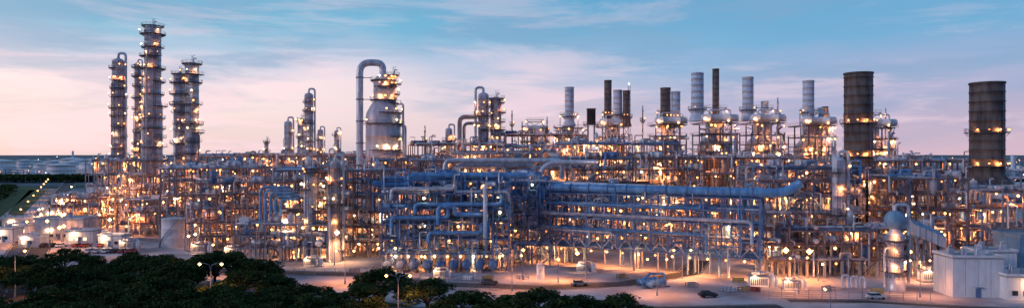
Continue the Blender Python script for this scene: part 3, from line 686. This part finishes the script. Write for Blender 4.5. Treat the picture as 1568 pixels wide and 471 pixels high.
def treemesh(seed,rx=6.5,h=9.5,nc=42):
    r=random.Random(seed); mb=MB()
    mb.tube([(0,0,-.2),(.1,0,1.5),(.2,.1,3.4)],.32,'bark',8)
    cl=[]
    for i in range(nc):
        a=r.uniform(0,2*math.pi); q=math.sqrt(r.random())*rx; z=h-1.6-(q/rx)**2*2.6+r.uniform(-1.5,.6)
        cl.append((q*math.cos(a)*r.uniform(.85,1.1),q*math.sin(a),z,r.uniform(.85,1.65)))
    for c in cl[::2]:
        mid=(c[0]*.45,c[1]*.45,3.4+(c[2]-3.4)*.65)
        mb.tube([(.2,.1,3.2),mid,(c[0],c[1],c[2]-.2)],.09,'bark',5)
    nb=len(mb.f)
    for cx,cy,cz,cr in cl:
        for k in range(int(110*cr)):
            while True:
                p=Vector((r.uniform(-1,1),r.uniform(-1,1),r.uniform(-1,1)))
                if .2<p.length<1: break
            p=Vector((cx+p.x*cr*1.3,cy+p.y*cr*1.3,cz+p.z*cr*.55))
            s=r.uniform(.13,.28); u=Vector((r.gauss(0,1),r.gauss(0,1),r.gauss(0,.5))).normalized(); w=u.cross(Vector((r.gauss(0,1),r.gauss(0,1),r.gauss(0,1)))).normalized()
            b=len(mb.v); mb.v+=[tuple(p-u*s*1.4),tuple(p+w*s*.7),tuple(p+u*s*1.4),tuple(p-w*s*.7)]
            mb.f.append((b,b+1,b+2,b+3)); mb.m.append(0); mb.s.append(False)
    o=mb.build('tree',(0,0,-100)); me=o.data; bpy.data.objects.remove(o)
    me.materials.append(leaf); li=len(me.materials)-1
    me.polygons.foreach_set('material_index',[p if i<nb else li for i,p in enumerate(mb.m)]); me.update()
    return me
TM=[treemesh(s,rx,h) for s,rx,h in((1,6.5,9.4),(2,5.8,8.6),(3,7.2,10),(4,6,8.0),(5,5.4,9.5))]
def tree(x,y,s=1):
    o=bpy.data.objects.new('rain_tree',R.choice(TM)); scene.collection.objects.link(o)
    o.location=(x,y,0); o.rotation_euler=(0,0,R.uniform(0,6.28)); s*=R.uniform(.9,1.12); o.scale=(s,s,s*R.uniform(.85,1.08))
for y,xa,xb,sp,skip in ((179,-142,-74,9.2,.05),(167,-140,-58,9.4,.08),(154,-130,-36,9.4,.1),(141,-118,-24,9.4,.14),(129,-106,-22,9.4,.16),(118,-98,-30,9.5,.15)):
    x=xa
    while x<xb:
        if R.random()>skip: tree(x+R.uniform(-2,2),y+R.uniform(-3,3))
        x+=sp
for x,y in ((-10,133),(-1,130),(5,127),(14,133),(21,131),(68,107),(73,110),(-30,152),(-18,140)): tree(x,y)
def treeline(name,pts,wid,h,n,seed):
    r=random.Random(seed); vs=[];fs=[]
    for i in range(n):
        t=r.random()*(len(pts)-1); k=int(t); f=t-k
        cx=pts[k][0]*(1-f)+pts[k+1][0]*f+r.uniform(-wid,wid); cy=pts[k][1]*(1-f)+pts[k+1][1]*f+r.uniform(-wid,wid); hh=h*r.uniform(.6,1.1)
        for j in range(26):
            p=Vector((cx+r.gauss(0,2.4),cy+r.gauss(0,2.4),max(.5,hh*(1-abs(r.gauss(0,.32)))))); s=r.uniform(.7,1.6)
            u=Vector((r.gauss(0,1),r.gauss(0,1),r.gauss(0,.6))).normalized(); w=u.cross(Vector((r.gauss(0,1),r.gauss(0,1),r.gauss(0,1)))).normalized()
            b=len(vs); vs+=[tuple(p-u*s),tuple(p+w*s*.7),tuple(p+u*s),tuple(p-w*s*.7)]; fs.append((b,b+1,b+2,b+3))
    me=bpy.data.meshes.new(name); me.from_pydata(vs,[],fs); me.materials.append(leaf); o=bpy.data.objects.new(name,me); scene.collection.objects.link(o)
treeline('distant_tree_line',[(-740,800),(-560,820),(-420,830)],22,9,1300,1)
treeline('distant_tree_line',[(-225,255),(-330,400),(-500,650)],4,5,420,2)
treeline('distant_tree_line',[(400,700),(900,820)],15,9,400,4)
# ------------------------------------------------------------ ground, roads
def sheet(name,vs,fs,m):
    me=bpy.data.meshes.new(name); me.from_pydata(vs,[],fs); me.materials.append(m); o=bpy.data.objects.new(name,me); scene.collection.objects.link(o); return o
m,nt,b=nodes('ground_mix')
tc=nt.nodes.new('ShaderNodeTexCoord')
def noise(sc,det=5):
    n=nt.nodes.new('ShaderNodeTexNoise'); n.inputs['Scale'].default_value=sc; n.inputs['Detail'].default_value=det; nt.links.new(tc.outputs['Object'],n.inputs[0]); return n
def ramp(src,p0,c0,p1,c1):
    rr=nt.nodes.new('ShaderNodeValToRGB'); e=rr.color_ramp.elements; e[0].position=p0;e[1].position=p1;e[0].color=(*c0,1);e[1].color=(*c1,1); nt.links.new(src,rr.inputs[0]); return rr
near=ramp(noise(.07).outputs[0],.36,(.26,.24,.27),.6,(.52,.50,.54))
far=ramp(noise(.008).outputs[0],.4,(.05,.08,.08),.6,(.20,.25,.30))  # dark green distant land, with bluish haze put into its colour
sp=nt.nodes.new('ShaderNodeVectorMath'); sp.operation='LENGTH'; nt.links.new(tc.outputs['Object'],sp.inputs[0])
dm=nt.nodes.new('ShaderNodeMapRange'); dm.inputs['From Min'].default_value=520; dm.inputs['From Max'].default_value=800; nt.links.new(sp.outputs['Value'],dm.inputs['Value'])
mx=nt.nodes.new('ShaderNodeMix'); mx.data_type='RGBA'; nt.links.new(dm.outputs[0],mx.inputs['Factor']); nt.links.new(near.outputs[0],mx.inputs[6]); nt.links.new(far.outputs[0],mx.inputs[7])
nt.links.new(mx.outputs[2],b.inputs['Base Color']); b.inputs['Roughness'].default_value=.9; b.inputs['Specular IOR Level'].default_value=.1
sheet('ground',[(-14000,-2000,0),(14000,-2000,0),(14000,24000,0),(-14000,24000,0)],[(0,1,2,3)],m)
gr=mat('grass',(.07,.10,.03),(.03,.05,.015),.9,0,scale=.4,stretch=1)
sheet('grass_verge',[(-110,90,.004),(-12,90,.004),(2,134,.004),(-30,155,.004),(-142,186,.004)],[(0,1,2,3,4)],gr)
sheet('grass_verge',[(60,60,.004),(140,60,.004),(110,118,.004),(70,118,.004)],[(0,1,2,3)],gr)
sheet('grass_verge',[(-205,250,.004),(-199,250,.004),(-452,636,.004),(-470,636,.004)],[(0,1,2,3)],gr)
sheet('grass_verge',[(-260,300,.004),(-215,258,.004),(-500,690,.004),(-640,760,.004)],[(0,1,2,3)],gr)
def road(name,pts,w,dash=True,kerb=True,z=.008):
    P=[Vector((p[0],p[1],0)) for p in pts]; N=[]
    for i,p in enumerate(P):
        d=(P[min(i+1,len(P)-1)]-P[max(i-1,0)]).normalized(); N.append(Vector((-d.y,d.x,0)))
    vs=[];fs=[]
    for p,n in zip(P,N): vs+=[tuple(p+n*w/2+Vector((0,0,z))),tuple(p-n*w/2+Vector((0,0,z)))]
    for i in range(len(P)-1): fs.append((2*i,2*i+1,2*i+3,2*i+2))
    sheet(name,vs,fs,MATS['asphalt'])
    mb=MB()
    for i in range(len(P)-1):
        if kerb:
            for s in(1,-1):
                a=P[i]+N[i]*s*(w/2+.12); c=P[i+1]+N[i+1]*s*(w/2+.12)
                mb.beam(a+Vector((0,0,.04)),c+Vector((0,0,.04)),.22,'kerb',.2)
        d=P[i+1]-P[i]; Ls=d.length; d.normalize(); n=Vector((-d.y,d.x,0))
        t=1
        while dash and t<Ls-3:
            a=P[i]+d*t; c=a+d*2.6; b=len(mb.v)
            for q in(a+n*.12,a-n*.12,c-n*.12,c+n*.12): mb.v.append((q.x,q.y,z+.004))
            mb.q((b,b+1,b+2,b+3),'linepaint'); t+=6
        for s in(1,-1):
            b=len(mb.v)
            for q in(P[i]+N[i]*s*(w/2-.4),P[i]+N[i]*s*(w/2-.6),P[i+1]+N[i+1]*s*(w/2-.6),P[i+1]+N[i+1]*s*(w/2-.4)): mb.v.append((q.x,q.y,z+.004))
            mb.q((b,b+1,b+2,b+3),'linepaint')
    mb.build(name+'_markings')
road('road',[(-118,150),(-184,250),(-262,368),(-436,636),(-690,1030)],13)
road('plant_road',[(-160,196),(-100,197),(-45,190),(-20,176),(8,171),(30,176),(52,192),(62,215)],7,False,z=.016)
road('yard_road',[(-60,146),(0,147),(40,148),(62,150)],5,False,z=.024)
road('plant_road',[(66,156),(85,155),(100,150),(140,142)],4,False,True,.032)
# ------------------------------------------------------------ world
w=bpy.data.worlds.new('World'); scene.world=w; w.use_nodes=True; nt=w.node_tree
for n in list(nt.nodes): nt.nodes.remove(n)
N=nt.nodes.new; Lk=nt.links.new
out=N('ShaderNodeOutputWorld'); bg=N('ShaderNodeBackground'); bg2=N('ShaderNodeBackground'); add=N('ShaderNodeAddShader')
sky=N('ShaderNodeTexSky'); sky.sky_type='NISHITA'; sky.sun_disc=False; sky.sun_elevation=math.radians(3); sky.sun_rotation=math.radians(-60)
Lk(sky.outputs[0],bg.inputs[0]); bg.inputs[1].default_value=.02
tc=N('ShaderNodeTexCoord'); sep=N('ShaderNodeSeparateXYZ'); Lk(tc.outputs['Generated'],sep.inputs[0])
def rmp(src,stops):
    r=N('ShaderNodeValToRGB'); e=r.color_ramp.elements
    while len(e)<len(stops): e.new(.5)
    for el,(p,c) in zip(e,stops): el.position=p; el.color=(*c,1)
    Lk(src,r.inputs[0]); return r
def mr(src,a,b,c=0,d=1):
    m=N('ShaderNodeMapRange'); m.inputs['From Min'].default_value=a; m.inputs['From Max'].default_value=b; m.inputs['To Min'].default_value=c; m.inputs['To Max'].default_value=d
    m.interpolation_type='SMOOTHSTEP'
    Lk(src,m.inputs['Value']); return m.outputs[0]
def noi(scale,det,rough,st,off=0,dist=0):
    mp=N('ShaderNodeMapping'); mp.inputs['Scale'].default_value=st; mp.inputs['Location'].default_value=(off,off*.3,off*.7); mp.inputs['Rotation'].default_value=(0,math.radians(4),0)
    Lk(tc.outputs['Generated'],mp.inputs[0]); n=N('ShaderNodeTexNoise'); n.inputs['Scale'].default_value=scale; n.inputs['Detail'].default_value=det; n.inputs['Roughness'].default_value=rough; n.inputs['Distortion'].default_value=dist
    Lk(mp.outputs[0],n.inputs[0]); return n.outputs[0]
def math_(op,a,b):
    m=N('ShaderNodeMath'); m.operation=op
    for i,x in enumerate((a,b)):
        if isinstance(x,(int,float)): m.inputs[i].default_value=x
        else: Lk(x,m.inputs[i])
    return m.outputs[0]
def mix(f,a,b):
    m=N('ShaderNodeMix'); m.data_type='RGBA'
    if isinstance(f,(int,float)): m.inputs[0].default_value=f
    else: Lk(f,m.inputs[0])
    for i,x in((6,a),(7,b)):
        if isinstance(x,tuple): m.inputs[i].default_value=(*x,1)
        else: Lk(x,m.inputs[i])
    return m.outputs[2]
warp=noi(3,3,.55,(1,1,4),1.3)
z=math_('ADD',sep.outputs['Z'],math_('MULTIPLY',math_('SUBTRACT',warp,.5),.12))
left=rmp(z,[(0,(.78,.62,.64)),(.05,(.88,.71,.73)),(.10,(.95,.76,.80)),(.135,(.58,.60,.76)),(.175,(.16,.45,.66)),(.3,(.10,.36,.58)),(1,(.045,.15,.32))])
right=rmp(z,[(0,(.66,.48,.58)),(.05,(.52,.43,.61)),(.10,(.34,.42,.65)),(.15,(.16,.40,.65)),(.3,(.08,.33,.58)),(1,(.045,.15,.32))])
side=mr(sep.outputs['X'],-.45,.45)
col=mix(side,left.outputs[0],right.outputs[0])
c1=mr(noi(2.4,6,.6,(1,1,7),4.1,.3),.45,.60)
col=mix(math_('MULTIPLY',c1,mr(z,.03,.14,.2,.62)),col,(.20,.37,.58))
c2=mr(noi(3.1,6,.62,(1,1,6.5),9.7,.4),.49,.64)
col=mix(math_('MULTIPLY',math_('MULTIPLY',c2,mr(z,.02,.18,1,.3)),mr(sep.outputs['X'],-.3,.5,.9,.5)),col,(.96,.70,.78))
# the sky away from the afterglow (behind the viewer) is already deeper blue
col=mix(mr(sep.outputs['Y'],-.5,.3),(.085,.17,.36),col)
Lk(col,bg2.inputs[0]); bg2.inputs[1].default_value=1.0
Lk(bg.outputs[0],add.inputs[0]); Lk(bg2.outputs[0],add.inputs[1]); Lk(add.outputs[0],out.inputs[0])
sun=bpy.data.lights.new('sun','SUN'); sun.energy=.9; sun.angle=math.radians(12); sun.color=(1,.80,.82)
so=bpy.data.objects.new('sun',sun); scene.collection.objects.link(so)
so.rotation_euler=(math.radians(76),0,math.radians(-66))
# ------------------------------------------------------------ camera
cd=bpy.data.cameras.new('camera'); cam=bpy.data.objects.new('camera',cd); scene.collection.objects.link(cam)
cam.location=(0,0,35); cam.rotation_euler=(math.radians(90),0,0); cd.lens=22.96; cd.sensor_width=36; cd.clip_end=40000; cd.clip_start=1
scene.camera=cam
scene.view_settings.view_transform='Standard'; scene.view_settings.look='None'; scene.view_settings.exposure=0
print('faces',sum(len(o.data.polygons) for o in bpy.data.objects if o.type=='MESH'),'lights',sum(o.type=='LIGHT' for o in bpy.data.objects))
